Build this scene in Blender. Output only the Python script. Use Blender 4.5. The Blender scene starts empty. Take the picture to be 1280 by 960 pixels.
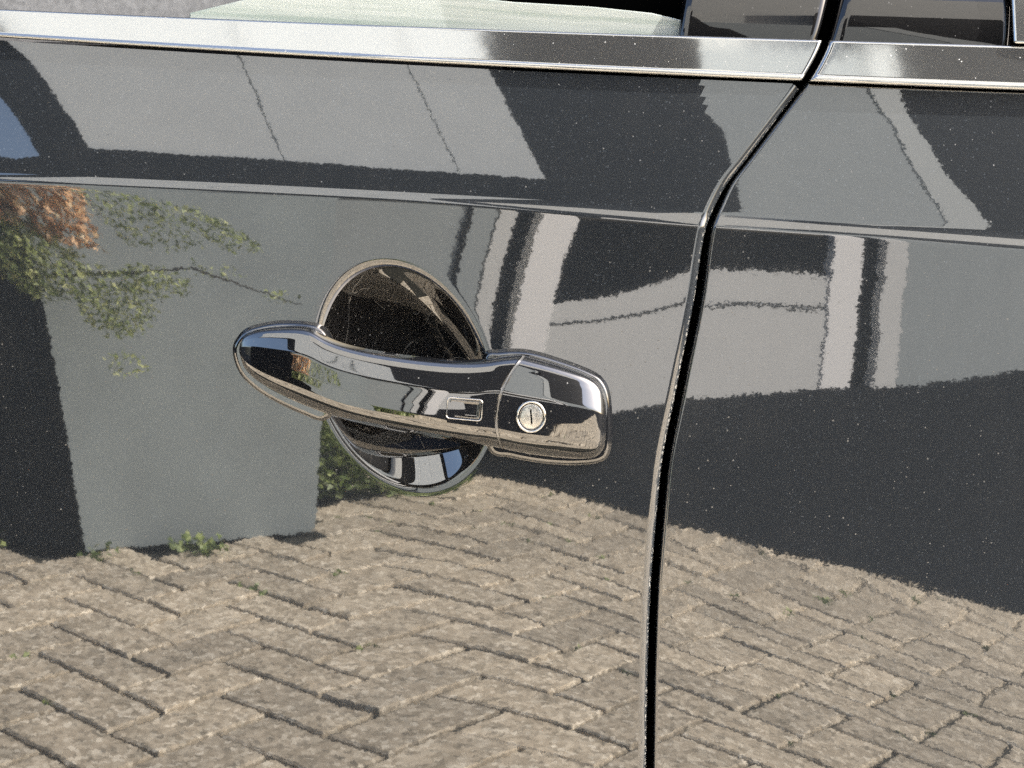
import bpy, math, random
import numpy as np
from mathutils import Vector, Matrix

R = math.radians
random.seed(7)
rng = np.random.default_rng(11)
scene = bpy.context.scene
col = scene.collection

# ------------------------------------------------------------------ camera
HFOV, PITCH, ROLL = R(34.0), R(8.0), R(4.0)
CAM_D, HANDLE_Z = 1.04, 0.92
cam_data = bpy.data.cameras.new('camera')
cam = bpy.data.objects.new('camera', cam_data)
col.objects.link(cam)
cam_data.sensor_fit = 'HORIZONTAL'
cam_data.angle = HFOV
cam_data.clip_start, cam_data.clip_end = 0.02, 500
cam.location = (0, -CAM_D, HANDLE_Z + CAM_D * math.tan(PITCH))
CAM_ROT = Matrix.Rotation(math.pi / 2 - PITCH, 3, 'X') @ Matrix.Rotation(ROLL, 3, 'Z')
cam.rotation_euler = CAM_ROT.to_euler()
scene.camera = cam

# ------------------------------------------------------------------ sky, sun, exposure
SUN_EL, SUN_AZ = R(40), R(-2.5)      # azimuth measured from +X (rear of the car) towards +Y
world = bpy.data.worlds.new('World')
scene.world = world
world.use_nodes = True
wn = world.node_tree
for n in list(wn.nodes):
    wn.nodes.remove(n)
sky = wn.nodes.new('ShaderNodeTexSky')
sky.sky_type = 'NISHITA'
sky.sun_disc = False
sky.sun_elevation = SUN_EL
sky.sun_rotation = math.pi / 2 - SUN_AZ
sky.dust_density = 4.5
bg = wn.nodes.new('ShaderNodeBackground')
bg.inputs['Strength'].default_value = 0.15
wo = wn.nodes.new('ShaderNodeOutputWorld')
wn.links.new(sky.outputs[0], bg.inputs[0])
wn.links.new(bg.outputs[0], wo.inputs[0])
sun_data = bpy.data.lights.new('sun', 'SUN')
sun_data.energy = 4.0
sun_data.angle = R(0.5)
sun_data.color = (1.0, 0.95, 0.87)
sun = bpy.data.objects.new('sun', sun_data)
col.objects.link(sun)
SUN_DIR = Vector((math.cos(SUN_EL) * math.cos(SUN_AZ), math.cos(SUN_EL) * math.sin(SUN_AZ), math.sin(SUN_EL)))
sun.rotation_euler = SUN_DIR.to_track_quat('Z', 'Y').to_euler()
scene.view_settings.view_transform = 'Standard'
scene.view_settings.look = 'None'
scene.view_settings.gamma = 1
scene.view_settings.use_curve_mapping = False
scene.view_settings.exposure = 1.55
scene.cycles.use_denoising = False
scene.cycles.caustics_reflective = False
scene.cycles.caustics_refractive = False
scene.cycles.max_bounces = 10
scene.cycles.glossy_bounces = 7
scene.cycles.sample_clamp_indirect = 8

# ------------------------------------------------------------------ measuring helpers
FPX = 640 / math.tan(HFOV / 2)
CAMP = np.array(cam.location)
CAMR = np.array(CAM_ROT)


def P(px, py, y=0.0):
    """photograph pixel -> (x, z) on the vertical plane at depth y (used to measure the real sizes on the door)"""
    px, py = np.asarray(px, float), np.asarray(py, float)
    d = np.stack([(px - 640) / FPX, -(py - 480) / FPX, -np.ones_like(px * py)], -1) @ CAMR.T
    t = (y - CAMP[1]) / d[..., 1]
    return CAMP[0] + d[..., 0] * t, CAMP[2] + d[..., 2] * t


def pchip(xk, yk):
    xk, yk = np.asarray(xk, float), np.asarray(yk, float)
    o = np.argsort(xk)
    xk, yk = xk[o], yk[o]
    h = np.diff(xk)
    dl = np.diff(yk) / h
    m = np.empty_like(yk)
    m[1:-1] = np.where(dl[:-1] * dl[1:] > 0, 2 * dl[:-1] * dl[1:] / (dl[:-1] + dl[1:] + 1e-30), 0)
    m[0], m[-1] = dl[0], dl[-1]

    def f(x):
        x = np.asarray(x, float)
        i = np.clip(np.searchsorted(xk, x) - 1, 0, len(xk) - 2)
        t = (x - xk[i]) / h[i]
        ext_lo, ext_hi = t < 0, t > 1
        tc = np.clip(t, 0, 1)
        y = ((2 * tc**3 - 3 * tc**2 + 1) * yk[i] + (tc**3 - 2 * tc**2 + tc) * h[i] * m[i]
             + (-2 * tc**3 + 3 * tc**2) * yk[i + 1] + (tc**3 - tc**2) * h[i] * m[i + 1])
        return y + np.where(ext_lo | ext_hi, (t - tc) * h[i] * np.where(ext_lo, m[i], m[i + 1]), 0)
    return f


def cspline(xk, yk):
    xk, yk = np.asarray(xk, float), np.asarray(yk, float)
    n = len(xk)
    h = np.diff(xk)
    A = np.eye(n)
    b = np.zeros(n)
    for i in range(1, n - 1):
        A[i, i - 1:i + 2] = h[i - 1], 2 * (h[i - 1] + h[i]), h[i]
        b[i] = 6 * ((yk[i + 1] - yk[i]) / h[i] - (yk[i] - yk[i - 1]) / h[i - 1])
    m = np.linalg.solve(A, b)

    def f(x):
        i = np.clip(np.searchsorted(xk, x) - 1, 0, n - 2)
        a, c = xk[i + 1] - x, x - xk[i]
        return (m[i] * a**3 + m[i + 1] * c**3) / (6 * h[i]) + (yk[i] / h[i] - m[i] * h[i] / 6) * a + (yk[i + 1] / h[i] - m[i + 1] * h[i] / 6) * c
    return f


def sp(v, w):
    return w * np.logaddexp(0, v / w)


def sstep(a, b, x):
    t = np.clip((x - a) / (b - a), 0, 1)
    return t * t * (3 - 2 * t)


# ------------------------------------------------------------------ object helpers
def tag(o, label=None, category=None, group=None, kind=None):
    for k, v in (('label', label), ('category', category), ('group', group), ('kind', kind)):
        if v:
            o[k] = v
    return o


def link(name, me, mat=None, parent=None):
    o = bpy.data.objects.new(name, me)
    col.objects.link(o)
    if mat is not None and me is not None and not me.materials:
        me.materials.append(mat)
    if parent is not None:
        o.parent = parent
    return o


def mesh(verts, faces, smooth=True, normals=None):
    me = bpy.data.meshes.new('m')
    me.from_pydata([tuple(v) for v in np.asarray(verts).reshape(-1, 3)], [], [tuple(int(i) for i in f) for f in faces])
    me.validate()
    if smooth:
        me.polygons.foreach_set('use_smooth', [True] * len(me.polygons))
    if normals is not None:
        me.normals_split_custom_set_from_vertices([tuple(n) for n in np.asarray(normals).reshape(-1, 3)])
    me.update()
    return me


def grid_faces(nr, nc, flip=False, wrap=False):
    f = []
    for i in range(nr - 1):
        for j in range(nc - (0 if wrap else 1)):
            a, b = i * nc + j, i * nc + (j + 1) % nc
            q = (a, b, b + nc, a + nc)
            f.append(q[::-1] if flip else q)
    return f


class MB:
    """collects boxes / prisms into one mesh"""
    def __init__(s):
        s.v, s.f = [], []

    def add(s, vs, fs):
        o = len(s.v)
        s.v += [tuple(v) for v in vs]
        s.f += [tuple(i + o for i in f) for f in fs]
        return s

    def box(s, x0, x1, y0, y1, z0, z1):
        return s.add([(x0, y0, z0), (x1, y0, z0), (x1, y1, z0), (x0, y1, z0), (x0, y0, z1), (x1, y0, z1), (x1, y1, z1), (x0, y1, z1)],
                     [(0, 3, 2, 1), (4, 5, 6, 7), (0, 1, 5, 4), (1, 2, 6, 5), (2, 3, 7, 6), (3, 0, 4, 7)])

    def build(s, name, mat, parent=None, smooth=False, bevel=0):
        me = mesh(s.v, s.f, smooth)
        o = link(name, me, mat, parent)
        if bevel:
            b = o.modifiers.new('bevel', 'BEVEL')
            b.width, b.segments = bevel, 2
        return o


# ------------------------------------------------------------------ materials
def new_mat(name):
    m = bpy.data.materials.new(name)
    m.use_nodes = True
    nt = m.node_tree
    return m, nt, nt.nodes['Principled BSDF']


def N(nt, kind, **kw):
    n = nt.nodes.new('ShaderNode' + kind)
    for k, v in kw.items():
        if k in n.inputs:
            n.inputs[k].default_value = v
        else:
            setattr(n, k, v)
    return n


def L(nt, a, b):
    nt.links.new(a, b)


def ramp(nt, stops, fac):
    r = N(nt, 'ValToRGB')
    e = r.color_ramp.elements
    while len(e) < len(stops):
        e.new(0.5)
    for s, (p, c) in zip(e, stops):
        s.position = p
        s.color = c if len(c) == 4 else (*c, 1)
    L(nt, fac, r.inputs[0])
    return r.outputs[0]


def mixc(nt, fac, a, b, mode='MIX'):
    m = N(nt, 'Mix', data_type='RGBA', blend_type=mode)
    for sock, v in ((m.inputs[0], fac), (m.inputs[6], a), (m.inputs[7], b)):
        if hasattr(v, 'is_linked'):
            L(nt, v, sock)
        elif isinstance(v, (int, float)):
            sock.default_value = v
        else:
            sock.default_value = (*v, 1) if len(v) == 3 else v
    return m.outputs[2]


def math_n(nt, op, a, b=None, c=None, clamp=False):
    m = N(nt, 'Math', operation=op, use_clamp=clamp)
    for i, v in enumerate((a, b, c)):
        if v is None:
            continue
        if hasattr(v, 'is_linked'):
            L(nt, v, m.inputs[i])
        else:
            m.inputs[i].default_value = v
    return m.outputs[0]


def vmath(nt, op, a, b=None, scale=None):
    m = N(nt, 'VectorMath', operation=op)
    for i, v in enumerate((a, b)):
        if v is None:
            continue
        if hasattr(v, 'is_linked'):
            L(nt, v, m.inputs[i])
        else:
            m.inputs[i].default_value = v
    if scale is not None:
        m.inputs['Scale'].default_value = scale
    return m.outputs[0]


def wavy_normal(nt, layers):
    """orange peel: tilts the true normal by small noise vectors; layers = [(scale per metre vector, tilt in rad)]"""
    tc = N(nt, 'TexCoord')
    geo = N(nt, 'NewGeometry')
    out = geo.outputs['Normal']
    for sc_v, amp in layers:
        mp = N(nt, 'Mapping')
        mp.inputs['Scale'].default_value = sc_v
        L(nt, tc.outputs['Object'], mp.inputs[0])
        nz = N(nt, 'TexNoise', Scale=1.0, Detail=2.0, Roughness=0.5)
        L(nt, mp.outputs[0], nz.inputs['Vector'])
        d = vmath(nt, 'SUBTRACT', nz.outputs['Color'], (0.5, 0.5, 0.5))
        d = vmath(nt, 'SCALE', d, scale=amp * 4)
        out = vmath(nt, 'ADD', out, d)
    return vmath(nt, 'NORMALIZE', out), tc


def specks(nt, tc, scale, density, size, seed=0.0):
    """sparse random round dots, 0/1"""
    mp = N(nt, 'Mapping')
    mp.inputs['Location'].default_value = (seed, seed * 1.7, seed * 0.3)
    L(nt, tc.outputs['Object'], mp.inputs[0])
    vo = N(nt, 'TexVoronoi', Scale=scale)
    L(nt, mp.outputs[0], vo.inputs['Vector'])
    sep = N(nt, 'SeparateColor')
    L(nt, vo.outputs['Color'], sep.inputs[0])
    on = math_n(nt, 'LESS_THAN', sep.outputs[0], density)
    r = math_n(nt, 'MULTIPLY', sep.outputs[1], size)
    near = math_n(nt, 'LESS_THAN', vo.outputs['Distance'], r)
    return math_n(nt, 'MULTIPLY', on, near)


def paint_mat(name, base, coat_ior, peel, dust=1.0, scratches=0.0, edge_wear=0.0):
    m, nt, b = new_mat(name)
    nrm, tc = wavy_normal(nt, peel)
    fl = specks(nt, tc, 900, 0.10, 0.5)
    d1 = specks(nt, tc, 560, 0.035 * dust, 0.32, 3.1)
    d2 = specks(nt, tc, 150, 0.012 * dust, 0.055, 5.7)
    d = math_n(nt, 'MAXIMUM', d1, d2)
    c = mixc(nt, math_n(nt, 'MULTIPLY', fl, 0.6), base, tuple(min(1, x * 3.5) for x in base))
    nz = N(nt, 'TexNoise', Scale=14.0, Detail=5.0, Roughness=0.65)
    L(nt, tc.outputs['Object'], nz.inputs['Vector'])
    film = math_n(nt, 'MULTIPLY', math_n(nt, 'SUBTRACT', nz.outputs[0], 0.52, clamp=True), 0.09 * dust)
    c = mixc(nt, film, c, (0.35, 0.33, 0.30))
    c = mixc(nt, math_n(nt, 'MULTIPLY', d, 0.10), c, (0.5, 0.49, 0.46))
    if scratches:
        acc = None
        for k, (sc, wd) in enumerate(((9, .0014), (13, .0016), (19, .002), (27, .002))):
            mp = N(nt, 'Mapping')
            mp.inputs['Location'].default_value = (k * 3.1, k * 1.3, 2 + k)
            mp.inputs['Rotation'].default_value = (0, k * 0.7, 0)
            mp.inputs['Scale'].default_value = (sc * 1.8, sc, sc)
            L(nt, tc.outputs['Object'], mp.inputs[0])
            nn = N(nt, 'TexNoise', Scale=1.0, Detail=0.0)
            L(nt, mp.outputs[0], nn.inputs['Vector'])
            s = math_n(nt, 'LESS_THAN', math_n(nt, 'ABSOLUTE', math_n(nt, 'SUBTRACT', nn.outputs[0], 0.5)), wd)
            n2 = N(nt, 'TexNoise', Scale=sc * 3.0, Detail=1.0)
            L(nt, tc.outputs['Object'], n2.inputs['Vector'])
            s = math_n(nt, 'MULTIPLY', s, math_n(nt, 'GREATER_THAN', n2.outputs[0], 0.52))
            acc = s if acc is None else math_n(nt, 'MAXIMUM', acc, s)
        c = mixc(nt, math_n(nt, 'MULTIPLY', acc, scratches), c, (0.45, 0.43, 0.4))
    if edge_wear:
        g2 = N(nt, 'NewGeometry')
        sx = N(nt, 'SeparateXYZ')
        L(nt, g2.outputs['Normal'], sx.inputs[0])
        wn_ = N(nt, 'TexNoise', Scale=420.0, Detail=3.0, Roughness=0.7)
        L(nt, tc.outputs['Object'], wn_.inputs['Vector'])
        wl = N(nt, 'TexNoise', Scale=9.0, Detail=1.0)
        L(nt, tc.outputs['Object'], wl.inputs['Vector'])
        wm = math_n(nt, 'MULTIPLY', math_n(nt, 'GREATER_THAN', sx.outputs[0], 0.74),
                    math_n(nt, 'GREATER_THAN', math_n(nt, 'ADD', wn_.outputs[0], math_n(nt, 'MULTIPLY', wl.outputs[0], 0.4)), 0.77))
        c = mixc(nt, math_n(nt, 'MULTIPLY', wm, edge_wear), c, (0.75, 0.73, 0.68))
    L(nt, c, b.inputs['Base Color'])
    b.inputs['Roughness'].default_value = 0.42
    b.inputs['Specular IOR Level'].default_value = 0.04
    b.inputs['Coat Weight'].default_value = 1.0
    b.inputs['Coat IOR'].default_value = coat_ior
    rough = math_n(nt, 'ADD', math_n(nt, 'MULTIPLY', d, 0.4), 0.018)
    L(nt, rough, b.inputs['Coat Roughness'])
    L(nt, nrm, b.inputs['Coat Normal'])
    return m


BASE = (0.0225, 0.0265, 0.0315)
PEEL = [((520, 520, 520), 0.0007), ((210, 210, 210), 0.0006), ((50, 50, 80), 0.0005)]
M_paint = paint_mat('grey_metallic_paint', BASE, 2.35, PEEL, edge_wear=0.35)
M_paint_rear = paint_mat('grey_metallic_paint_rear', BASE, 2.35, [((420, 420, 520), 0.0011), ((40, 110, 150), 0.0007), ((14, 30, 45), 0.0009)])
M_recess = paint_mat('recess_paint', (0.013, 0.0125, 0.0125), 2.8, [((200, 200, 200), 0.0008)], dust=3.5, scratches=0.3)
M_handle = paint_mat('handle_gloss_paint', (0.007, 0.0075, 0.009), 2.6, [((200, 200, 200), 0.0006)], dust=0.8)


def simple(name, color, rough=0.5, metal=0.0, spec=0.5, coat=0.0, noise=0.0, nscale=30.0):
    m, nt, b = new_mat(name)
    if noise:
        tc = N(nt, 'TexCoord')
        nz = N(nt, 'TexNoise', Scale=nscale, Detail=6.0, Roughness=0.6)
        L(nt, tc.outputs['Object'], nz.inputs['Vector'])
        c = ramp(nt, [(0.3, tuple(x * (1 - noise) for x in color)), (0.7, tuple(min(1, x * (1 + noise)) for x in color))], nz.outputs[0])
        L(nt, c, b.inputs['Base Color'])
    else:
        b.inputs['Base Color'].default_value = (*color, 1)
    b.inputs['Roughness'].default_value = rough
    b.inputs['Metallic'].default_value = metal
    b.inputs['Specular IOR Level'].default_value = spec
    b.inputs['Coat Weight'].default_value = coat
    return m


M_black = simple('black_void', (0.002, 0.002, 0.002), 0.9, spec=0.0)
M_rubber = simple('black_rubber', (0.012, 0.012, 0.013), 0.55, spec=0.3)


def trim_material():
    m, nt, b = new_mat('satin_bright_trim')
    nrm, tc = wavy_normal(nt, [((120, 120, 120), 0.0015)])
    nz = N(nt, 'TexNoise', Scale=420.0, Detail=3.0)
    L(nt, tc.outputs['Object'], nz.inputs['Vector'])
    d = specks(nt, tc, 650, 0.05, 0.33, 1.3)
    c = mixc(nt, math_n(nt, 'MULTIPLY', d, 0.5), (0.50, 0.51, 0.51), (0.62, 0.62, 0.60))
    L(nt, c, b.inputs['Base Color'])
    b.inputs['Metallic'].default_value = 0.92
    L(nt, math_n(nt, 'ADD', math_n(nt, 'MULTIPLY', d, 0.5), 0.06), b.inputs['Roughness'])
    L(nt, nrm, b.inputs['Normal'])
    return m


M_trim = trim_material()
M_rotor = simple('worn_lock_metal', (0.55, 0.55, 0.54), 0.28, metal=1.0, noise=0.3, nscale=300)
M_seam_highlight = simple('grey_seam_highlight', (0.30, 0.30, 0.30), 0.35, metal=0.8)
M_chrome = simple('chrome', (0.75, 0.75, 0.74), 0.06, metal=1.0)
M_piano = paint_mat('gloss_black_pillar_cover', (0.004, 0.004, 0.0045), 1.75, [((90, 90, 90), 0.0008)], dust=1.6)


def glass_material():
    m, nt, b = new_mat('green_glass_painted_reflections')
    tc = N(nt, 'TexCoord')
    mp = N(nt, 'Mapping')
    mp.inputs['Scale'].default_value = (6, 6, 160)
    mp.inputs['Rotation'].default_value = (0, R(4), 0)
    L(nt, tc.outputs['Object'], mp.inputs[0])
    nz = N(nt, 'TexNoise', Scale=1.0, Detail=4.0)
    L(nt, mp.outputs[0], nz.inputs['Vector'])
    L(nt, ramp(nt, [(0.35, (0.34, 0.42, 0.37)), (0.6, (0.62, 0.67, 0.63))], nz.outputs[0]), b.inputs['Base Color'])  # pale streaks paint reflections of wall and foliage into the green tint
    b.inputs['Transmission Weight'].default_value = 0.35
    b.inputs['Roughness'].default_value = 0.03
    b.inputs['IOR'].default_value = 1.8
    return m


M_glass = glass_material()

# ------------------------------------------------------------------ the car: outer surface of the doors
cx_, cz_ = P([0, 250, 500, 880, 1280], [222, 231, 245, 268, 297])
ZC = np.polynomial.Polynomial.fit(cx_, cz_, 2)          # crease line
tx_, tz_ = P([-40, 440, 850, 1010, 1300], [41, 69, 92, 100.5, 109])
ZT = np.polynomial.Polynomial.fit(tx_, tz_, 2)          # bottom edge of the belt trim
gx_, gz_ = P([808, 809, 811, 816, 826, 848, 869, 883, 895, 911, 934, 975, 1012, 1039, 1056, 1068],
             [1010, 960, 825, 712, 600, 480, 375, 287, 258, 229, 200, 148, 100, 52, 0, -40])
XS = pchip(gz_, gx_)                                     # rear edge of the front door at height z
GAP = pchip(gz_[::-1], np.array([0.0046] * 7 + [0.0040] * 2 + [0.0034] * 7)[::-1])
RX = 7.0
FAN = 0.9
SHEAR, SHX, SHV, TUCK = 0.18, 0.0, 0.20, 0.18
T_UP, K_UP, T_CH, T_LOW, K_LOW = R(11.0), R(35.0), R(25.0), R(1.6), 0.165
bc = np.array(P(505, 471))
ba = np.array(P(505 - 50, 471 - 137)) - bc               # recess ellipse axes
bb = np.array(P(505 + 98, 471 - 35)) - bc
BM = np.linalg.inv(np.stack([ba, bb], 1))
BOWL_D = 0.0245


def bowl_r2(x, z):
    q = np.stack([x - bc[0], z - bc[1]], -1) @ BM.T
    return (q**2).sum(-1)


def chamfer_w(x):
    return 0.0022 + 0.0050 * sstep(-0.10, 0.13, x)


def F(x, z, bowl=True):
    v = ZC(x) - z
    w = 0.0007
    cb = chamfer_w(x)
    y = -(T_UP * v + (math.tan(T_CH) - T_UP) * sp(v, w) + (T_LOW - math.tan(T_CH)) * sp(v - cb, w) - K_LOW / 2 * sp(v - cb, w)**2)
    y = y + K_UP / 2 * sp(-v, 0.004)**2
    y = y + x * x / (2 * RX)
    xf = np.minimum(x, 0.105) + 0.13                     # the front door is rounder lengthwise towards its foot
    y = y + 0.5 * FAN * xf * xf * (0.04 - 0.14 * np.exp(-np.maximum(v, 0) / 0.08))
    lo = sp(v - SHV, 0.02)                               # towards the rear the foot of the doors twists
    y = y - SHEAR * sp(x - SHX, 0.03) * lo + 0.5 * TUCK * sstep(-0.10, 0.16, x) * np.maximum(v - 0.20, 0)**2
    if bowl:
        zeta = np.clip((z - bc[1]) / 0.075, -1, 1)
        y = y + BOWL_D * (1 + 0.42 * zeta) * sp(1 - bowl_r2(x, z), 0.035)
    return y


Y0 = float(F(np.array(0.0), np.array(P(640, 480)[1])))


def FY(x, z, bowl=True):
    return F(np.asarray(x, float), np.asarray(z, float), bowl) - Y0


def FN(x, z):
    e = 1e-4
    fx = (FY(x + e, z) - FY(x - e, z)) / (2 * e)
    fz = (FY(x, z + e) - FY(x, z - e)) / (2 * e)
    n = np.stack([fx, -np.ones_like(fx), fz], -1)
    return n / np.linalg.norm(n, axis=-1, keepdims=True)


car = bpy.data.objects.new('car', None)
col.objects.link(car)
tag(car, 'dark grey metallic car with bright window trim and gloss door handle', 'car')


def spaced(a, b, dense, h_d, h_s):
    """values from a to b, step h_d inside the dense intervals, h_s outside"""
    out, x = [a], a
    while x < b:
        h = h_s
        for d0, d1 in dense:
            if d0 - h_s < x < d1:
                h = h_d if d0 <= x < d1 else min(h_s, max(h_d, d0 - x))
        x += h
        out.append(min(x, b))
    return np.array(out)


def door_rows():
    up = np.linspace(1, 0, 34)[:-1]                  # fraction between crease and trim
    low = spaced(0.0, 0.40, [(0, 0.012), (0.028, 0.205)], 0.0007, 0.004)
    return up, low


def door_points(xcol_fn, ncol):
    """grid of x, z following the crease; xcol_fn(z, j array) gives x per row"""
    up, low = door_rows()
    X, Z = [], []
    for kind, vals in (('u', up), ('l', low)):
        for val in vals:
            x = np.zeros(ncol)
            z = np.full(ncol, HANDLE_Z)
            for _ in range(6):
                x = xcol_fn(z)
                z = ZC(x) + (ZT(x) - 0.0022 - ZC(x)) * val if kind == 'u' else ZC(x) - val
            X.append(x)
            Z.append(z)
    return np.array(X), np.array(Z)


XREF = float(XS(HANDLE_Z))


def edge_strip(z_rows, xe_rows, sign, r, depth=0.02):
    """rounded door edge turning into the gap; returns lists of columns (pos, normal)"""
    pass


def build_front_door():
    r = 0.006
    d0 = spaced(r, 0.90, [(r, 0.012), (0.085, 0.375)], 0.0008, 0.004)[::-1]     # from far left to the edge
    wgt = 1 - sstep(0.02, 0.30, d0)

    def xc(z):
        return XREF - d0 + (XS(z) - XREF) * wgt
    X, Z = door_points(xc, len(d0))
    Y = FY(X, Z)
    NRM = FN(X, Z)
    nr, nc = X.shape
    pts = np.stack([X, Y, Z], -1)
    # rounded trailing edge
    cols_p, cols_n = [pts], [NRM]
    xe, ze, ye = X[:, -1], Z[:, -1], Y[:, -1]
    ne = NRM[:, -1]
    dzx = np.gradient(xe, ze)
    tx = np.stack([np.ones(nr), np.zeros(nr), -dzx], -1)
    tx /= np.linalg.norm(tx, axis=1, keepdims=True)
    for ph in np.linspace(0, math.pi / 2, 9)[1:]:
        p = pts[:, -1] + tx * (r * math.sin(ph)) + np.array([0, 1, 0]) * (r * (1 - math.cos(ph)))
        cols_p.append(p[:, None])
        n = ne * math.cos(ph) + tx * math.sin(ph)
        cols_n.append((n / np.linalg.norm(n, axis=1, keepdims=True))[:, None])
    p = p + np.array([0, 0.03, 0])
    cols_p.append(p[:, None])
    cols_n.append(tx[:, None])
    V = np.concatenate(cols_p, 1)
    NN = np.concatenate(cols_n, 1)
    nr, nc = V.shape[:2]
    faces = grid_faces(nr, nc, flip=True)
    # the recess is a piece of the same pressed skin, kept as a part of its own
    fc = np.array(faces)
    inside = bowl_r2(V[..., 0], V[..., 2]).reshape(-1)
    near = V[..., 0].reshape(-1) < XREF - 0.03
    m_in = (inside[fc].max(1) < 1.02) & near[fc].all(1)

    def sub(fs):
        idx = np.unique(fs)
        mp = -np.ones(nr * nc, int)
        mp[idx] = np.arange(len(idx))
        return mesh(V.reshape(-1, 3)[idx], mp[fs], True, NN.reshape(-1, 3)[idx])
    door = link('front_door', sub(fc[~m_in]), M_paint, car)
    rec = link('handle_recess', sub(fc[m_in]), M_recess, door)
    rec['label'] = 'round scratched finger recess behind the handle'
    return door


def build_rear_door():
    r = 0.0022
    d0 = spaced(r, 0.70, [(r, 0.006)], 0.0008, 0.004)
    wgt = 1 - sstep(0.03, 0.33, d0) * 0.9

    def xc(z):
        return XREF + d0 + (XS(z) + GAP(z) - XREF) * wgt
    X, Z = door_points(xc, len(d0))
    Y = FY(X, Z, False) + 0.0030
    NRM = FN(X, Z)
    pts = np.stack([X, Y, Z], -1)
    nr = len(X)
    xe, ze = X[:, 0], Z[:, 0]
    dzx = np.gradient(xe, ze)
    tx = np.stack([np.ones(nr), np.zeros(nr), -dzx], -1)
    tx /= -np.linalg.norm(tx, axis=1, keepdims=True)
    cp, cn = [], []
    for ph in np.linspace(0, math.pi / 2, 7)[1:]:
        p = pts[:, 0] + tx * (r * math.sin(ph)) + np.array([0, 1, 0]) * (r * (1 - math.cos(ph)))
        n = NRM[:, 0] * math.cos(ph) + tx * math.sin(ph)
        cp.insert(0, p[:, None])
        cn.insert(0, (n / np.linalg.norm(n, axis=1, keepdims=True))[:, None])
    cp.insert(0, (p + np.array([0, 0.03, 0]))[:, None])
    cn.insert(0, tx[:, None])
    V = np.concatenate(cp + [pts], 1)
    NN = np.concatenate(cn + [NRM], 1)
    nr, nc = V.shape[:2]
    return link('rear_door', mesh(V, grid_faces(nr, nc, True), True, NN), M_paint_rear, car)


front_door = build_front_door()
rear_door = build_rear_door()

# dark body side behind the shut line
MB().box(-0.02, 0.75, 0.060, 0.07, 0.45, 1.35).build('body_side', M_black, car)


# ------------------------------------------------------------------ belt trim, pillar covers, glass
def top_line(px, py):
    return P(px, py)


bt_x, bt_z = P([-60, 0, 440, 850, 1010, 1300], [4, 7, 26, 41, 45, 53])
ZTT = np.polynomial.Polynomial.fit(bt_x, bt_z, 2)        # top edge of the trim


def trim_bar(name, x_of_z0, x_of_z1, parent, mat):
    """swept bar: face leaning back, rounded bottom lip; ends follow the shut line"""
    # (fraction up from bottom edge, outward offset from door skin)
    prof = [(-0.02, -0.001), (-0.02, 0.0012), (-0.01, 0.0024), (0.01, 0.0032), (0.04, 0.0037), (0.07, 0.0037), (0.13, 0.0032), (0.15, 0.0031), (0.17, 0.0031)]
    prof += [(f, 0.0031) for f in np.linspace(0.2, 0.96, 20)] + [(0.98, 0.0028), (0.995, 0.0018), (1.0, 0.0), (1.0, -0.012)]
    fr = np.array([p[0] for p in prof])
    of = np.array([p[1] for p in prof])
    t = np.concatenate([[0, .0005, .001, .0015, .002, .003, .004], np.linspace(.006, .994, 150), [.996, .997, .998, .9985, .999, .9995, 1]])
    V = []
    for tt in t:
        x = np.full(len(fr), 0.0)
        z = np.full(len(fr), HANDLE_Z + 0.2)
        for _ in range(5):
            x0, x1 = x_of_z0(z), x_of_z1(z)
            x = x0 + (x1 - x0) * tt
            z = ZT(x) + (ZTT(x) - ZT(x)) * fr
        # base plane: door skin extended upward from the trim line
        yb = FY(x, ZT(x), False) + (z - ZT(x)) * math.tan(R(13.5))
        endr = min(tt, 1 - tt) * abs(float((x1 - x0).mean()))
        rr = 0.003
        drop = rr - math.sqrt(max(0, rr * rr - max(0, rr - endr)**2))
        V.append(np.stack([x, yb - of + drop, z], -1))
    V = np.array(V)
    return link(name, mesh(V, grid_faces(len(t), len(fr), flip=True), True), mat, parent)


trim_bar('belt_trim', lambda z: np.full_like(z, -0.78), lambda z: XS(z) - 0.0015, front_door, M_trim)
trim_bar('belt_trim', lambda z: XS(z) + GAP(z) - 0.0005, lambda z: np.full_like(z, 0.78), rear_door, M_trim)


def panel_from_px(name, outline, y, lean, mat, parent, thick=0.006, bulge=0.0, bev=0.0015, slope_x=0.0):
    """flat-ish closed panel whose outline is measured on the door; lean = backward tilt"""
    xs, zs = P([p[0] for p in outline], [p[1] for p in outline], y)
    zb = zs.min()
    n = len(xs)
    yy = y + (zs - zb) * math.tan(lean) + slope_x * xs
    vs = [(a, b, c) for a, b, c in zip(xs, yy, zs)] + [(a, b + thick, c) for a, b, c in zip(xs, yy, zs)]
    fs = [tuple(range(n))[::-1] if False else tuple(range(n)), tuple(range(2 * n - 1, n - 1, -1))]
    fs += [(i, i + n, (i + 1) % n + n, (i + 1) % n) for i in range(n)]
    me = mesh(vs, fs, False)
    import bmesh
    bm = bmesh.new()
    bm.from_mesh(me)
    bmesh.ops.recalc_face_normals(bm, faces=bm.faces)
    bm.to_mesh(me)
    bm.free()
    o = link(name, me, mat, parent)
    if bev:
        b = o.modifiers.new('bevel', 'BEVEL')
        b.width, b.segments = bev, 3
        b.limit_method = 'ANGLE'
    return o


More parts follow.
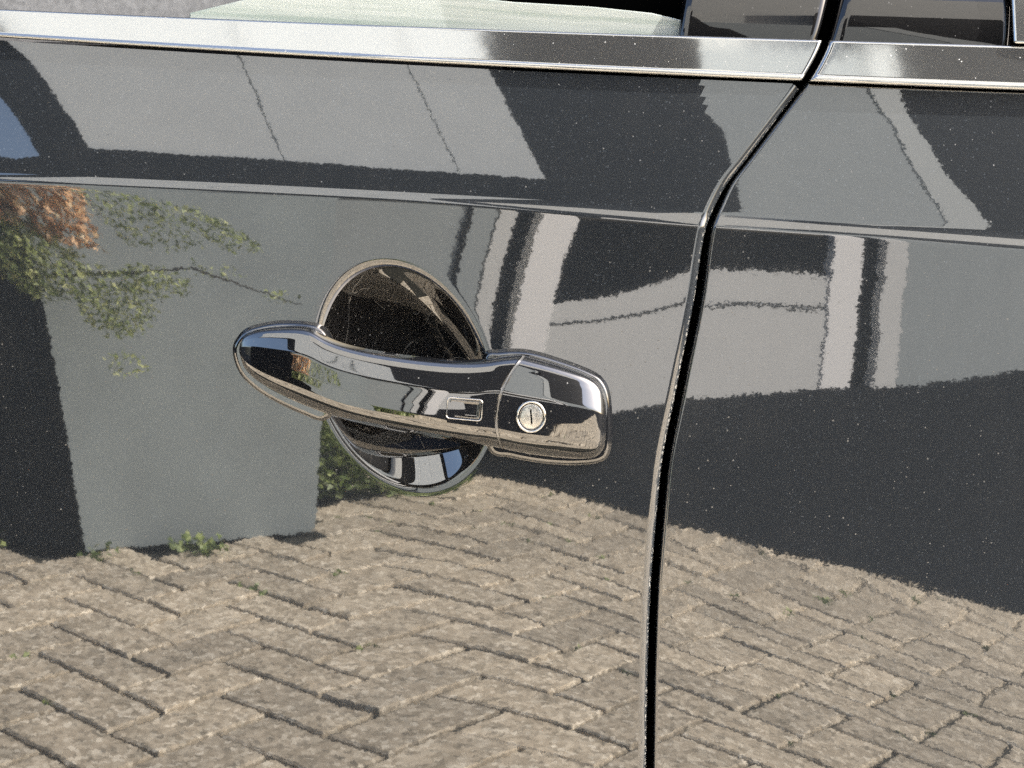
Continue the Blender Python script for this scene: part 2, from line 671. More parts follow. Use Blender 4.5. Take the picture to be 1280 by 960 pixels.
def pillar_cover(name, x0, x1, ztop, parent):
    """gloss cover, slightly barrel shaped, leaning back"""
    V = []
    zs = np.linspace(0, 1, 24)
    us = np.linspace(0, 1, 30)
    for w in zs:
        row = []
        for u in us:
            z = 0
            x = 0
            for _ in range(4):
                xa, xb = x0(z + HANDLE_Z), x1(z + HANDLE_Z)
                x = xa + (xb - xa) * u
                zbot = float(ZTT(x)) - 0.004 - HANDLE_Z
                z = zbot + (ztop - HANDLE_Z - zbot) * w
            e = min(u, 1 - u) * (xb - xa)
            rr = 0.002
            drop = rr - math.sqrt(max(0, rr * rr - max(0, rr - e)**2))
            zz = z + HANDLE_Z
            y = float(FY(x, ZT(x), False)) + (zz - float(ZT(x))) * math.tan(R(12.5)) + 0.0015 + drop
            y += 6.0 * (w * (ztop - HANDLE_Z - zbot) - 0.012)**2
            row.append((x, y, zz))
        row = [(row[0][0], row[0][1] + 0.02, row[0][2])] + row + [(row[-1][0], row[-1][1] + 0.02, row[-1][2])]
        V.append(row)
    V = np.array(V)
    return link(name, mesh(V, grid_faces(V.shape[0], V.shape[1], True), True), M_piano, parent)


pcx = float(P(850, 30)[0])
pillar_cover('pillar_cover', lambda z: pcx + (z - HANDLE_Z - 0.2) * 0.10, lambda z: float(XS(z)) - 0.0045, 1.26, front_door)
pcr = float(P(1268, 30, 0.03)[0])
pillar_cover('pillar_cover', lambda z: float(XS(z) + GAP(z)) + 0.001, lambda z: pcr + (z - HANDLE_Z - 0.2) * 0.03, 1.26, rear_door)
panel_from_px('window_seal', [(1268, 54), (1330, 56), (1336, -40), (1272, -40)], 0.028, R(17), M_trim, rear_door, 0.004)

# lowered side window: pane with its top edge just above the trim
gl = [(236, 16), (330, -8), (380, -30), (540, -10), (640, 1), (740, 7), (815, 15), (862, 26), (862, 52), (440, 38), (236, 30)]
panel_from_px('window_glass', gl, 0.030, R(13), M_glass, front_door, 0.004, bev=0.0008)

# ------------------------------------------------------------------ door handle


def section_body(name, top, bot, prot, bulge, drop_pts, scale, back, mat, parent, nu=110, nw=72, drop2=None, mix2=None):
    """handle-like body: stations from top edge to bottom edge (measured outline), protruding from the door"""
    n = len(top)
    k = np.arange(n)
    tf = [cspline(k, [p[i] for p in top]) for i in (0, 1)]
    bf = [cspline(k, [p[i] for p in bot]) for i in (0, 1)]
    pf, gf, sf, kf = cspline(k, prot), cspline(k, bulge), cspline(k, scale), pchip(k, back)
    uu = np.linspace(0, n - 1, nu)
    w = np.linspace(0, 1, nw)
    dw = np.array([p[0] for p in drop_pts])
    dd = np.array([p[1] for p in drop_pts])
    wf = np.linspace(0, 1, 721)
    prof = np.interp(wf, dw, dd)
    ker = np.hanning(23)
    ker /= ker.sum()
    prof = np.convolve(np.pad(prof, 11, mode='edge'), ker, 'valid')
    if drop2:
        prof2 = np.interp(wf, [p[0] for p in drop2], [p[1] for p in drop2])
        prof2 = np.convolve(np.pad(prof2, 11, mode='edge'), ker, 'valid')
        mf = pchip(k, mix2)
    V = []
    for u in uu:
        tx, ty, bx, by = tf[0](u), tf[1](u), bf[0](u), bf[1](u)
        px = tx + (bx - tx) * w + gf(u) * 4 * w * (1 - w)
        py = ty + (by - ty) * w
        pr = prof if not drop2 else prof + (prof2 - prof) * float(mf(u))
        h = pf(u) - np.interp(w, wf, pr) * sf(u)
        x = np.empty(nw)
        z = np.empty(nw)
        for i in range(nw):
            x[i], z[i] = P(px[i], py[i], -h[i])
        row = np.stack([x, -h, z], -1)
        b = -kf(u)
        first, last = row[0].copy(), row[-1].copy()
        first[1] = last[1] = max(b, row[0][1] + 1e-4, row[-1][1] + 1e-4)
        V.append(np.concatenate([[first], row, [last]]))
    V = np.array(V)
    nr, nc = V.shape[:2]
    faces = grid_faces(nr, nc, wrap=True)
    faces.append(tuple(range(nc)))
    faces.append(tuple(range((nr - 1) * nc, nr * nc))[::-1])
    me = mesh(V, faces, True)
    import bmesh
    bm = bmesh.new()
    bm.from_mesh(me)
    bmesh.ops.recalc_face_normals(bm, faces=bm.faces)
    for e in bm.edges:
        if len(e.link_faces) == 2 and e.calc_face_angle(0) > 0.7:
            e.smooth = False
    bm.to_mesh(me)
    bm.free()
    return link(name, me, mat, parent)


DROP = [(0, .0165), (.015, .0110), (.04, .0078), (.08, .0060), (.16, .0042), (.34, .0014), (.36, .0011), (.38, .0010), (.60, .0002), (.72, .0), (.80, .0001), (.86, .0008),
        (.905, .0030), (.95, .0075), (.98, .0120), (1, .0185)]
DROP_LOCK = [(0, .0165), (.015, .0115), (.04, .0084), (.08, .0067), (.16, .0048), (.36, .0005), (.38, .0001), (.40, .0), (.60, .0001), (.80, .0004), (.87, .0012),
             (.915, .0036), (.955, .0080), (.98, .0122), (1, .0185)]
g_top = [(299, 436), (302, 425), (311, 416.5), (328, 411.5), (352, 409), (384, 410), (406, 421), (440, 433), (490, 442.5), (550, 449.5), (600, 450.5),
         (628, 447), (652, 445)]
g_bot = [(299, 440), (301.5, 450), (307, 462), (320, 475), (341, 488), (371, 502.5), (402, 515), (437, 526.5), (487, 538), (545, 548.5), (590, 555),
         (610, 557.5), (625, 560)]
g_pro = [.010, .0125, .0155, .0190, .0225, .0255, .0275, .0290, .0300, .0300, .0292, .0286, .0280]
g_scl = [.10, .30, .48, .62, .78, .92, 1, 1, 1, 1, 1, 1, 1]
g_bul = [0, 0, 0, 0, 0, 0, 0, 0, 0, -2, -8, -14, -18]
g_bak = [-.002, -.002, -.002, -.002, -.002, 0, .006, .009, .009, .009, .006, .0, -.002]
section_body('door_handle', g_top, g_bot, g_pro, g_bul, DROP, g_scl, g_bak, M_handle, front_door, drop2=DROP_LOCK, mix2=[0, 0, 0, 0, 0, 0, 0, 0, .15, .5, .85, 1, 1])

l_top = [(656.5, 446), (672, 450), (692, 455.5), (715, 462.5), (733, 469), (745, 477), (752, 487), (757, 504)]
l_bot = [(629.5, 561), (648, 565), (672, 569), (700, 572), (722, 573.5), (738, 573), (748, 569), (755, 560)]
l_bul = [-18, -14, -7, 0, 3, 4, 3, 2]
l_pro = [.0280, .0275, .0264, .0247, .0226, .0202, .0174, .0128]
l_scl = [1, 1, .98, .95, .9, .82, .66, .4]
section_body('lock_cover', l_top, l_bot, l_pro, l_bul, DROP_LOCK, l_scl, [-.003] * 8, M_handle, front_door, nu=60)

section_body('seam_highlight_strip', [(652.5, 446), (656, 447)], [(625.5, 560), (629, 561)], [.0273, .0271], [-18, -18], DROP_LOCK, [1, 1], [-.003] * 2, M_seam_highlight, front_door, nu=3)  # silver strip added in the seam to draw its bright highlight


def loft(name, rings, mat, parent, cap=True):
    V = np.array(rings)
    nr, nc = V.shape[:2]
    f = grid_faces(nr, nc, wrap=True)
    if cap:
        f.append(tuple(range((nr - 1) * nc, nr * nc)))
    me = mesh(V, f, True)
    import bmesh
    bm = bmesh.new()
    bm.from_mesh(me)
    bmesh.ops.recalc_face_normals(bm, faces=bm.faces)
    bm.to_mesh(me)
    bm.free()
    return link(name, me, mat, parent)


def smooth_outline(pts, n=160):
    p = np.array(pts, float)
    m = len(p)
    t = np.linspace(0, m, n, endpoint=False)
    i = t.astype(int)
    f = (t - i)[:, None]
    p0, p1, p2, p3 = p[(i - 1) % m], p[i % m], p[(i + 1) % m], p[(i + 2) % m]
    return 0.5 * (2 * p1 + (p2 - p0) * f + (2 * p0 - 5 * p1 + 4 * p2 - p3) * f**2 + (3 * p1 - p0 - 3 * p2 + p3) * f**3)


def pad(name, outline, height, rnd, mat, parent):
    """raised seat under the handle, flush with the door skin at its foot"""
    o = smooth_outline(outline)
    c = o.mean(0)
    tang = np.roll(o, -1, 0) - np.roll(o, 1, 0)
    nrm = np.stack([tang[:, 1], -tang[:, 0]], -1)
    nrm /= np.linalg.norm(nrm, axis=1, keepdims=True) + 1e-9
    if ((o - c) * nrm).sum(1).mean() < 0:
        nrm = -nrm
    rings = []
    for dpx, h in [(3.0, -0.004), (2.2, 0.0002), (1.2, 0.0012), (0, height * .55), (-1.2, height * .82), (-3.0, height), (-5.5, height)]:
        q = o + nrm * dpx
        x, z = P(q[:, 0], q[:, 1])
        rings.append(np.stack([x, FY(x, z, False) - h, z], -1))
    return loft(name, rings, mat, parent)


pad('handle_seat', [(292, 440), (297, 424), (312, 411), (345, 403.5), (380, 404), (400, 409), (412, 424), (425, 470), (420, 508), (404, 524), (380, 517),
                    (345, 501), (318, 484), (300, 465)], 0.006, 2, M_handle, front_door)
pad('handle_seat', [(606, 446), (625, 439), (660, 439), (700, 450), (735, 463), (752, 474), (761, 494), (763, 530), (761, 562), (750, 575), (720, 579),
                    (680, 577), (640, 570), (612, 560), (603, 500)], 0.006, 2, M_handle, front_door)


# request button: bright frame round a small dark key
def rounded_rect(w, h, r, n=8):
    pts = []
    for cx, cz, a0 in ((w / 2 - r, h / 2 - r, 0), (-w / 2 + r, h / 2 - r, 90), (-w / 2 + r, -h / 2 + r, 180), (w / 2 - r, -h / 2 + r, 270)):
        for i in range(n + 1):
            a = R(a0 + 90 * i / n)
            pts.append((cx + r * math.cos(a), cz + r * math.sin(a)))
    return np.array(pts)


def on_handle(px, py, y):
    return np.array(P(px, py, y))


BY = -0.0302
c0 = on_handle(580.5, 511.5, BY)
ax = on_handle(603, 513.5, BY) - on_handle(558, 509.5, BY)
ang = math.atan2(ax[1], ax[0])
rotm = np.array([[math.cos(ang), -math.sin(ang)], [math.sin(ang), math.cos(ang)]])
BTILT = math.tan(R(0.5))


def ring_at(w, h, r, y):
    q = rounded_rect(w, h, r) @ rotm.T
    return np.stack([c0[0] + q[:, 0], np.full(len(q), y) - q[:, 1] * BTILT + 0.0006, c0[1] + q[:, 1]], -1)


loft('button_frame', [ring_at(.0222, .0138, .0024, BY + .004), ring_at(.0222, .0138, .0024, BY - .0001), ring_at(.0217, .0133, .0022, BY - .0005),
                      ring_at(.0211, .0127, .0019, BY - .0005), ring_at(.0205, .0121, .0017, BY - .0001), ring_at(.0205, .0121, .0017, BY + .0015)],
     M_chrome, front_door, cap=False)
loft('request_button', [ring_at(.0203, .0119, .0016, BY + .003), ring_at(.0203, .0119, .0016, BY + .0006), ring_at(.0190, .0106, .0014, BY + .0001),
                        ring_at(.0170, .0090, .0010, BY + .0001), ring_at(.0160, .0078, .0008, BY + .0004), ring_at(.0150, .0068, .0006, BY + .0004)],
     M_handle, front_door)

# key lock
LY = -0.0276
kc = on_handle(664, 521, LY)


def circ(r, y, n=40, dx=0, dz=0):
    a = np.linspace(0, 2 * math.pi, n, endpoint=False)
    return np.stack([kc[0] + dx + r * 0.92 * np.cos(a), np.full(n, y), kc[1] + dz + r * np.sin(a)], -1)


loft('lock_ring', [circ(.0100, LY + .004), circ(.0100, LY - .0002), circ(.0097, LY - .0008), circ(.0091, LY - .0009), circ(.0086, LY - .0005),
                   circ(.0084, LY + .0010), circ(.0084, LY + .003)], M_chrome, front_door, cap=False)
loft('lock_cylinder', [circ(.0080, LY + .004), circ(.0080, LY + .0006), circ(.0076, LY + .0001), circ(.0066, LY - .0001), circ(.0050, LY - .00022),
                       circ(.0034, LY - .0003), circ(.0012, LY - .00034)], M_rotor, front_door)
kw = MB()
a = R(8)
for s in (-1,):
    pass
kv = []
for (u, v) in ((-.0005, -.0046), (.0005, -.0046), (.0005, .0046), (-.0005, .0046)):
    kv.append((kc[0] + u * math.cos(a) - v * math.sin(a), kc[1] + u * math.sin(a) + v * math.cos(a)))
kw.add([(x, LY - .0005, z) for x, z in kv] + [(x, LY + .0030, z) for x, z in kv],
       [(0, 1, 2, 3), (7, 6, 5, 4), (0, 4, 5, 1), (1, 5, 6, 2), (2, 6, 7, 3), (3, 7, 4, 0)])
kw.build('key_slot', M_black, front_door)

# cabin behind the window: dark liner and the grey top of the door card
M_liner = simple('dark_cabin_liner', (0.006, 0.006, 0.007), 0.8, spec=0.2)
M_card = simple('grey_door_card', (0.25, 0.25, 0.25), 0.6, noise=0.25, nscale=250)
MB().box(-0.9, 0.9, 0.30, 0.33, 0.5, 1.5).box(-0.9, -0.88, 0.06, 0.30, 0.5, 1.5).box(-0.9, 0.9, 0.06, 0.33, 1.50, 1.53).build('cabin_liner', M_liner, car)
panel_from_px('door_card', [(-70, 60), (-70, -40), (150, -40), (300, -40), (330, 20), (420, 60)], 0.06, R(10), M_card, front_door, 0.02, bev=0.004)

# ------------------------------------------------------------------ surroundings that the paint mirrors
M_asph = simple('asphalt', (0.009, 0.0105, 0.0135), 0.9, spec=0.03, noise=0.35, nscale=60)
M_sand = simple('jointing_sand', (0.020, 0.020, 0.015), 0.95, noise=0.5, nscale=25)
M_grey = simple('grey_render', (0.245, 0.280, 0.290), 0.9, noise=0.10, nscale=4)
M_dark = simple('anthracite_and_painted_shade', (0.007, 0.0082, 0.0105), 0.8, spec=0.03, noise=0.2, nscale=8)
M_light = simple('light_grey_cladding', (0.77, 0.80, 0.79), 0.75, noise=0.04, nscale=6)
M_cream = simple('cream_panel', (0.66, 0.665, 0.655), 0.6, noise=0.03, nscale=6)
M_white = simple('white_frame', (0.92, 0.91, 0.90), 0.5)
M_slate = simple('dark_slate', (0.007, 0.0082, 0.0105), 0.8, spec=0.03, noise=0.3, nscale=12)
M_pane = simple('dark_window_pane', (0.004, 0.005, 0.007), 0.02, spec=0.6)
M_skypane = simple('sky_mirroring_pane', (0.01, 0.013, 0.02), 0.01, spec=1.0, coat=1.0)
M_skypane.node_tree.nodes['Principled BSDF'].inputs['Coat IOR'].default_value = 2.6

g = MB()
g.add([(-60, -60, -0.03), (60, -60, -0.03), (60, 60, -0.03), (-60, 60, -0.03)], [(0, 1, 2, 3)])
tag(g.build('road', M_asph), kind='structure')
EDGE = [(-4.5, -2.60), (-1.2, -2.62), (-0.66, -3.12), (-0.50, -4.90), (-0.1, -4.5), (0.2, -4.3), (0.6, -4.1), (1.1, -4.05), (2.0, -4.25), (4.5, -4.4), (4.5, 0.6), (-4.5, 0.6)]
s = MB().add([(x, y, -0.013) for x, y in EDGE], [tuple(range(len(EDGE)))])
drive = tag(s.build('driveway', M_sand), kind='structure')


RB = [(-0.62, -4.60), (-0.21, -4.31), (0.12, -4.13), (0.50, -3.88), (1.07, -3.82), (1.98, -4.00), (4.5, -4.2)]
rv = RB + [(9, -4.2), (9, -12), (-4, -12)]
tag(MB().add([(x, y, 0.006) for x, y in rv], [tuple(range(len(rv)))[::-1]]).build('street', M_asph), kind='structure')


def inside(x, y, poly):
    c = False
    for i in range(len(poly)):
        (x0, y0), (x1, y1) = poly[i], poly[i - 1]
        if (y0 > y) != (y1 > y) and x < (x1 - x0) * (y - y0) / (y1 - y0) + x0:
            c = not c
    return c


def paver_material():
    m, nt, b = new_mat('beige_concrete_paver')
    tc = N(nt, 'TexCoord')
    geo = N(nt, 'NewGeometry')
    oi = N(nt, 'ObjectInfo')
    v1 = N(nt, 'TexVoronoi', Scale=85.0)
    L(nt, geo.outputs['Position'], v1.inputs['Vector'])
    v2 = N(nt, 'TexVoronoi', Scale=45.0)
    L(nt, geo.outputs['Position'], v2.inputs['Vector'])
    nz = N(nt, 'TexNoise', Scale=9.0, Detail=6.0, Roughness=0.65)
    L(nt, geo.outputs['Position'], nz.inputs['Vector'])
    sp1 = N(nt, 'SeparateColor')
    L(nt, v1.outputs['Color'], sp1.inputs[0])
    sp2 = N(nt, 'SeparateColor')
    L(nt, v2.outputs['Color'], sp2.inputs[0])
    c1 = ramp(nt, [(0.0, (0.09, 0.085, 0.07)), (0.2, (0.30, 0.26, 0.20)), (0.6, (0.46, 0.405, 0.325)), (0.85, (0.62, 0.57, 0.48)), (1.0, (0.95, 0.90, 0.80))], sp1.outputs[0])
    c2 = ramp(nt, [(0.0, (0.22, 0.195, 0.155)), (0.5, (0.45, 0.39, 0.315)), (1.0, (0.62, 0.56, 0.47))], sp2.outputs[0])
    c = mixc(nt, 0.45, c1, c2)
    c = mixc(nt, 1.0, c, ramp(nt, [(0.25, (0.78, 0.78, 0.78)), (0.75, (1.15, 1.13, 1.1))], nz.outputs[0]), 'MULTIPLY')
    c = mixc(nt, 1.0, c, ramp(nt, [(0.0, (0.92, 0.91, 0.88)), (1.0, (1.34, 1.31, 1.24))], oi.outputs['Random']), 'MULTIPLY')
    L(nt, c, b.inputs['Base Color'])
    b.inputs['Roughness'].default_value = 0.9
    bp = N(nt, 'Bump', Strength=0.6, Distance=0.003)
    L(nt, sp1.outputs[1], bp.inputs['Height'])
    L(nt, bp.outputs[0], b.inputs['Normal'])
    return m


M_paver = paver_material()
PW, PA = 0.150, R(33)


def brick_mesh(seed):
    rr = random.Random(seed)
    l, w, h, ch = PW * 2 - 0.014, PW - 0.014, 0.045, 0.004
    v = []
    for (z, ins) in ((-h, 0), (-ch, 0), (0, ch)):
        for sx, sy in ((-1, -1), (1, -1), (1, 1), (-1, 1)):
            j = 0.0025
            v.append((sx * (l / 2 - ins) + rr.uniform(-j, j), sy * (w / 2 - ins) + rr.uniform(-j, j), z + rr.uniform(-.001, .001) * (z == 0)))
    f = [(8, 9, 10, 11)]
    for k in (0, 4):
        f += [(k + i, k + (i + 1) % 4, k + 4 + (i + 1) % 4, k + 4 + i) for i in range(4)]
    me = mesh(v, f, False)
    me.materials.append(M_paver)
    return me


BRICKS = [brick_mesh(i) for i in range(8)]
spots = []
ca, sa = math.cos(PA), math.sin(PA)
OX, OY = -1.025 + math.sin(PA) * PW, -1.836 - math.cos(PA) * PW
for a in range(-40, 41):
    for b4 in range(-14, 15):
        for vert in (0, 1):
            if vert:
                u, v, rot = a + 2.5 + 4 * b4, a, 1       # covers [a+2,a+3] x [a-1,a+1]
            else:
                u, v, rot = a + 1 + 4 * b4, a + 0.5, 0
            x, y = OX + (u * ca - v * sa) * PW, OY + (u * sa + v * ca) * PW
            if inside(x, y, EDGE) and -4.0 < x < 4.2 and y < -0.2:
                spots.append((x, y, rot))
spots.sort(key=lambda q: (q[0] - 0.05)**2 * 0.75 + (q[1] + 1.9)**2)
rest = MB()
for i, (x, y, rot) in enumerate(spots):
    ang = PA + rot * math.pi / 2 + random.uniform(-.012, .012)
    dz = random.uniform(-.0025, .0025)
    if i < 300:
        o = link('paving_brick', BRICKS[i % 8], None, drive)
        o.location = (x, y, dz)
        o.rotation_euler = (random.uniform(-.012, .012), random.uniform(-.012, .012), ang)
    else:
        c_, s_ = math.cos(ang), math.sin(ang)
        bm_ = BRICKS[i % 8]
        rest.add([(x + p.co.x * c_ - p.co.y * s_, y + p.co.x * s_ + p.co.y * c_, p.co.z + dz) for p in bm_.vertices], [tuple(p.vertices) for p in bm_.polygons])
ro = rest.build('paving_bricks', M_paver, drive)
tag(ro, kind='stuff')


# --- near house: dark side wall, grey front wall, raked light cladding above
def prism(pts, y0, y1):
    """outline in x,z extruded along y"""
    n = len(pts)
    m = MB()
    m.add([(x, y1, z) for x, z in pts] + [(x, y0, z) for x, z in pts],
          [tuple(range(n)), tuple(range(2 * n - 1, n - 1, -1))] + [(i, i + n, (i + 1) % n + n, (i + 1) % n) for i in range(n)])
    return m


def plan(pts, z0, z1):
    """outline in x,y extruded upward"""
    n = len(pts)
    m = MB()
    m.add([(x, y, z0) for x, y in pts] + [(x, y, z1) for x, y in pts],
          [tuple(range(n))[::-1], tuple(range(n, 2 * n))] + [(i, (i + 1) % n, (i + 1) % n + n, i + n) for i in range(n)])
    return m


def battered(pts, z0, z1, lean):
    m = plan(pts, z0, z1)
    m.v = [(x + lean[0] * (z - z0), y + lean[1] * (z - z0), z) if i_ % len(pts) in lean_at else (x, y, z) for i_, (x, y, z) in enumerate(m.v)]
    return m


def thing(name, label, cat, loc=(0, 0, 0)):
    o = bpy.data.objects.new(name, None)
    o.location = loc
    col.objects.link(o)
    return tag(o, label, cat)


near = thing('house', 'grey rendered house corner with light cladding, mirrored in the front door', 'house')
lean_at = (1, 2)
battered([(-4.2, -2.95), (-1.205, -2.95), (-1.205, -2.69), (-4.2, -2.69)], 0, 2.06, (-0.16, 0)).build('side_wall', M_dark, near)  # near-black colour paints in the shade on this face of the corner
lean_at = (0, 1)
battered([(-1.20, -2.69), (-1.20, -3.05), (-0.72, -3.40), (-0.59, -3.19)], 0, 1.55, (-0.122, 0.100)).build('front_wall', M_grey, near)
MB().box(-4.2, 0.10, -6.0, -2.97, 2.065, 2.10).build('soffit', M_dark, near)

RAKE, EAVE = -0.36, 0.115


def turned(pts, y0, y1):
    """prism turned about the left end of the cladding, so that it faces the sun a little"""
    m = prism(pts, y0, y1)
    c_, s_ = math.cos(R(-20)), math.sin(R(-20))
    m.v = [(-1.35 + (x + 1.35) * c_ - (y + 2.95) * s_, -2.95 + (x + 1.35) * s_ + (y + 2.95) * c_, z) for x, y, z in m.v]
    return m


def raked(x0, x1, z0, z1, y0, y1):
    za, zb = z0 + max(0, x0 + 1.33) * EAVE, z0 + max(0, x1 + 1.33) * EAVE
    return turned([(x0, za), (x1, zb), (x1 + RAKE * (z1 - zb), z1), (x0 + RAKE * (z1 - za), z1)], y0, y1)


turned([(-4.2, 1.93), (0.10, 1.93), (0.10, 2.415), (-1.33, 2.255), (-1.5, 2.16), (-4.2, 2.12)], -2.98, -2.93).build('fascia', M_dark, near)
curve = [(-1.325, 2.26), (-1.42, 2.44), (-1.50, 2.59), (-1.58, 2.71), (-1.67, 2.80), (-1.80, 2.86), (-2.00, 2.90), (-3.4, 2.98)]
inner = [(-1.43, 2.22), (-1.515, 2.40), (-1.59, 2.53), (-1.67, 2.63), (-1.75, 2.70), (-1.86, 2.75), (-2.02, 2.78), (-3.4, 2.84)]
x1, zb = -0.768, 2.26 + (1.33 - 0.768) * EAVE
turned(curve[::-1] + [(x1, zb), (x1 + RAKE * (4.4 - zb), 4.4), (-3.4, 4.4)], -3.2, -2.95).build('cladding_panel', M_light, near)
for x0, x1 in ((-0.762, -0.232), (-0.226, 0.045)):
    raked(x0, x1, 2.26, 4.4, -3.2, -2.95).build('cladding_panel', M_light, near)
turned(inner[::-1] + [(a + (0.008 if a > -3 else 0), b - 0.003) for a, b in curve][0:8], -3.15, -2.94).build('corner_board', M_dark, near)

# --- far house across the road: grey wall, white framed front, dark gable
far = thing('house', 'white framed house front beyond the asphalt, mirrored beside the door gap', 'house')
M_grey2 = simple('pale_grey_render', (0.345, 0.380, 0.390), 0.9, noise=0.04, nscale=5)
FYW, FTURN = -6.3, R(33)
M_verge = simple('grey_verge_board', (0.47, 0.50, 0.50), 0.8)
M_wallfar = simple('off_white_render', (0.60, 0.60, 0.57), 0.9, noise=0.05, nscale=3)


def bearing(X, Z):
    """point measured on a wall parallel to the car -> the same bearing on the turned wall: distance along it, height"""
    xo = 0.02 + 0.13 * X
    dx, dy = X - xo, FYW
    # wall line: (0.8 + l cos, FYW - l sin)
    c_, s_ = math.cos(FTURN), math.sin(FTURN)
    t = (FYW * c_ + (0.8 - xo) * s_) / (dy * c_ + dx * s_)
    px_, py_ = xo + dx * t, dy * t
    return (px_ - 0.8) * c_ - (py_ - FYW) * s_, 0.95 + (Z - 0.95) * t


def fpart(name, pts, d0, d1, mat):
    q = [bearing(x, z) for x, z in pts]
    return prism([(a, max(0, b)) for a, b in q], d0, d1).build(name, mat, far)


def fbox(name, x0, x1, z0, z1, d0, d1, mat):
    return fpart(name, [(x0, z0), (x1, z0), (x1, z1), (x0, z1)], d0, d1, mat)


fbox('wall', -3.5, -0.425, -2, 3.28, -.3, 0, M_grey2)
fbox('downpipe', -0.55, -0.53, -2, 3.28, .002, .012, M_dark)
fbox('post', -0.415, -0.335, -2, 3.28, -.3, .004, M_cream)
fbox('gap_panel', -0.33, -0.225, -2, 3.28, -.3, -.06, M_dark)
fbox('post', -0.22, -0.035, -2, 3.28, -.3, .008, M_white)
fbox('lower_panel', -0.03, 1.72, -2, 0.42, -.2, 0, M_cream)
fbox('rail', -0.03, 1.72, 0.435, 0.53, -.2, 0, M_cream)
fbox('window_pane', -0.03, 1.72, 0.535, 2.2, -.2, -.04, M_pane)
fbox('lintel', -0.03, 1.72, 2.21, 3.28, -.2, 0, M_cream)
fbox('post', 1.73, 1.90, -2, 3.28, -.3, .008, M_white)
fbox('gap_panel', 1.905, 2.03, -2, 3.28, -.3, -.06, M_dark)
fbox('post', 2.035, 2.16, -2, 3.28, -.3, .004, M_cream)
fbox('wall', 2.165, 5.5, -2, 3.28, -.3, 0, M_grey2)
fpart('tower_cladding', [(-0.9, 3.31), (1.27, 3.31), (1.15, 4.2), (0.72, 5.0), (0.6, 6.6), (-0.6, 6.6)], -.40, 0, M_dark)
fpart('gable_wall', [(1.28, 3.31), (2.55, 3.31), (2.05, 4.95), (0.75, 4.95), (1.16, 4.2)], -.4, -.01, M_grey2)
fpart('verge_board', [(2.56, 3.31), (2.86, 3.31), (2.58, 3.9), (2.37, 4.5), (2.27, 5.0), (2.06, 5.0)], -.4, -.005, M_verge)
fpart('roof_slope', [(2.87, 3.31), (5.5, 3.31), (5.5, 6.6), (2.1, 6.6), (2.05, 5.6), (2.28, 5.0), (2.38, 4.5), (2.59, 3.9)], -.4, 0, M_slate)
fpart('upper_wall', [(-1.2, 3.31), (5.5, 3.31), (5.5, 10.5), (-1.2, 10.5)], -.8, -.45, M_wallfar)
far.location = (0.8, FYW, 0)
far.rotation_euler = (0, 0, -FTURN)


# --- plants
def leaf_mat(name, cols):
    m, nt, b = new_mat(name)
    oi = N(nt, 'NewGeometry')
    nz = N(nt, 'TexNoise', Scale=35.0, Detail=2.0)
    L(nt, oi.outputs['Position'], nz.inputs['Vector'])
    n = len(cols)
    c = ramp(nt, [(0.3 + 0.4 * i / (n - 1), cc) for i, cc in enumerate(cols)], nz.outputs[0])
    L(nt, c, b.inputs['Base Color'])
    b.inputs['Roughness'].default_value = 0.5
    b.inputs['Subsurface Weight'].default_value = 0.0
    return m


M_leaf = leaf_mat('green_leaves', [(0.045, 0.07, 0.025), (0.16, 0.22, 0.06), (0.45, 0.50, 0.20)])
M_leafy = leaf_mat('yellowing_leaves', [(0.07, 0.10, 0.03), (0.30, 0.36, 0.12), (0.66, 0.66, 0.32)])
M_dry = leaf_mat('dry_fronds', [(0.30, 0.17, 0.09), (0.80, 0.52, 0.30), (0.95, 0.84, 0.58)])
M_twig = simple('twig_bark', (0.04, 0.03, 0.022), 0.9)


def leaves(pts, size, flat=0.4, long=1.6):
    m = MB()
    for p in pts:
        a = random.uniform(0, 6.28)
        d = Vector((math.cos(a), math.sin(a), random.uniform(-.7, .7))).normalized()
        n = Vector((random.uniform(-1, 1), random.uniform(-.2, 1), random.uniform(0, 1.2))).normalized()
        s_ = d.cross(n).normalized()
        z = random.uniform(.6, 1.3) * size
        c = Vector(p)
        m.add([c, c + d * z * long * .5 + s_ * z * .5, c + d * z * long, c + d * z * long * .5 - s_ * z * .5], [(0, 1, 2, 3)])
    return m


def tube(m, a, b, r0, r1, n=5):
    a, b = Vector(a), Vector(b)
    d = (b - a).normalized()
    u = d.orthogonal().normalized()
    w = d.cross(u)
    vs = [a + (u * math.cos(6.283 * i / n) + w * math.sin(6.283 * i / n)) * r0 for i in range(n)]
    vs += [b + (u * math.cos(6.283 * i / n) + w * math.sin(6.283 * i / n)) * r1 for i in range(n)]
    m.add(vs, [(i, (i + 1) % n, (i + 1) % n + n, i + n) for i in range(n)])


def blob(c, r, n):
    out = []
    while len(out) < n:
        p = rng.uniform(-1, 1, 3)
        if np.linalg.norm(p) < 1 and rng.uniform() < np.linalg.norm(p) + .25:
            out.append(tuple(np.array(c) + p * np.array(r)))
    return out


def bush(name, label, cat, clumps, size, mat, stems):
    t = thing(name, label, cat, (0, 0, 0))
    pts = []
    for c, r, n in clumps:
        pts += blob(c, r, n)
    leaves(pts, size).build('foliage', mat, t)
    m = MB()
    for a_, b_, r_ in stems:
        tube(m, a_, b_, r_, r_ * .5)
    m.build('stem', M_twig, t)
    return t


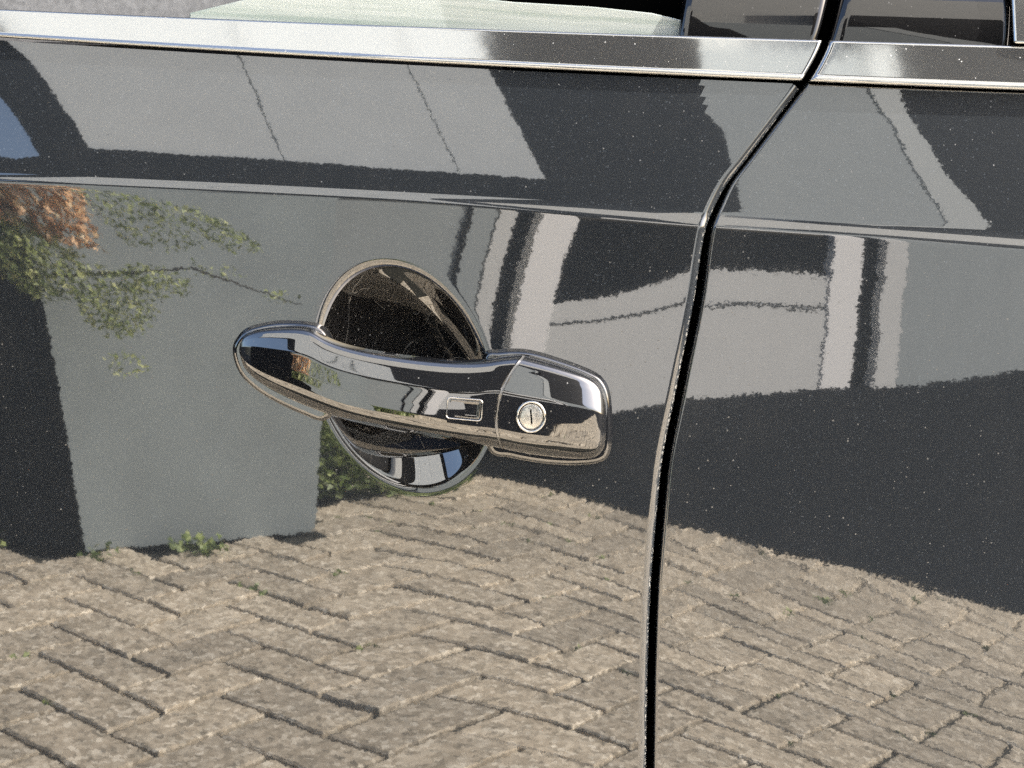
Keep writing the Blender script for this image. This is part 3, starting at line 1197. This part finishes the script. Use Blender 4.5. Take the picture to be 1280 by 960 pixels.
bush('hedge', 'dense green hedge growing low at the wall end under the handle', 'hedge',
     [((-0.62, -3.75, 0.16), (.12, .16, .17), 900), ((-0.48, -3.85, 0.12), (.13, .16, .13), 700), ((-0.70, -3.80, 0.28), (.07, .12, .10), 300),
      ((-0.36, -4.05, 0.07), (.10, .14, .07), 400)], 0.02, M_leaf,
     [((-0.6, -3.8, 0), (-0.62, -3.75, .3), .008), ((-0.48, -3.85, 0), (-0.5, -3.85, .22), .007)])
bush('wall_shrub', 'yellow green shrub spreading sideways over the grey wall', 'shrub',
     [((-1.24, -2.50, 0.79), (.13, .10, .085), 1700), ((-1.05, -2.52, 0.73), (.11, .10, .09), 1000), ((-0.95, -2.55, 0.80), (.10, .08, .045), 420),
      ((-0.80, -2.58, 0.85), (.10, .06, .025), 40), ((-0.64, -2.62, 0.80), (.06, .05, .02), 30), ((-1.02, -2.5, .58), (.06, .06, .04), 90)], 0.0085, M_leafy,
     [((-1.62, -2.58, 0), (-1.5, -2.54, .70), .010), ((-1.5, -2.54, .70), (-0.85, -2.57, .85), .006), ((-0.85, -2.57, .85), (-0.58, -2.64, .78), .003)])
fr = thing('dry_fern', 'brown dry fern drooping above the shrub on the wall', 'fern')
for k in range(9):
    fm = MB()
    x0 = -1.32 + .024 * k
    for q in range(16):
        xa = x0 + random.uniform(-.02, .02)
        pts = [(xa + .004 * j, -2.5 + random.uniform(-.05, .05), 1.08 - .024 * j + random.uniform(-.01, .01)) for j in range(10)]
        mm = leaves(pts, .012, long=2.4)
        fm.add(mm.v, mm.f)
    tag(fm.build('frond', M_dry, fr), kind='stuff')
for k in range(9):
    fg = MB()
    x0, L_ = -1.14 + .040 * k, random.uniform(.13, .20)
    for q in range(7):
        pts = [(x0 + random.uniform(-.012, .012) + L_ * j / 14, -2.52 - random.uniform(0, .04), 1.0 - .115 * j / 14 * (1 - .05 * k) + random.uniform(-.008, .008)) for j in range(15)]
        mm = leaves(pts, .006, long=3.2)
        fg.add(mm.v, mm.f)
    tag(fg.build('frond', M_leafy, fr), kind='stuff')
for (x, y, n, lab) in ((-1.50, -2.62, 26, 'grass tuft at the foot of the dark wall, mirrored low at the left'),
                       (-1.14, -2.62, 20, 'small weed at the corner between dark and grey wall'),
                       (-0.88, -2.80, 90, 'leafy green weed at the foot of the grey wall'),
                       (-0.30, -4.15, 60, 'low weed beside the edge of the asphalt')):
    t = thing('weed', lab, 'weed', (x, y, 0))
    leaves(blob((0, 0, .025), (.07 if n < 80 else .10, .05, .03), n), .018).build('foliage', M_leaf, t)
mo = MB()
for k in range(300):
    sx, sy, rot = spots[random.randrange(len(spots))]
    if sy > -2.0 and random.random() < .8:
        continue
    a_ = PA + rot * math.pi / 2
    e = random.uniform(-1, 1) * PW
    mx, my = sx + math.cos(a_) * e - math.sin(a_) * PW / 2, sy + math.sin(a_) * e + math.cos(a_) * PW / 2
    mm = leaves([(mx + random.gauss(0, .006), my + random.gauss(0, .006), -.004) for _ in range(8)], .012)
    mo.add(mm.v, mm.f)
tag(mo.build('moss', M_leaf), 'green moss growing in the joints of the paving', 'moss', kind='stuff')
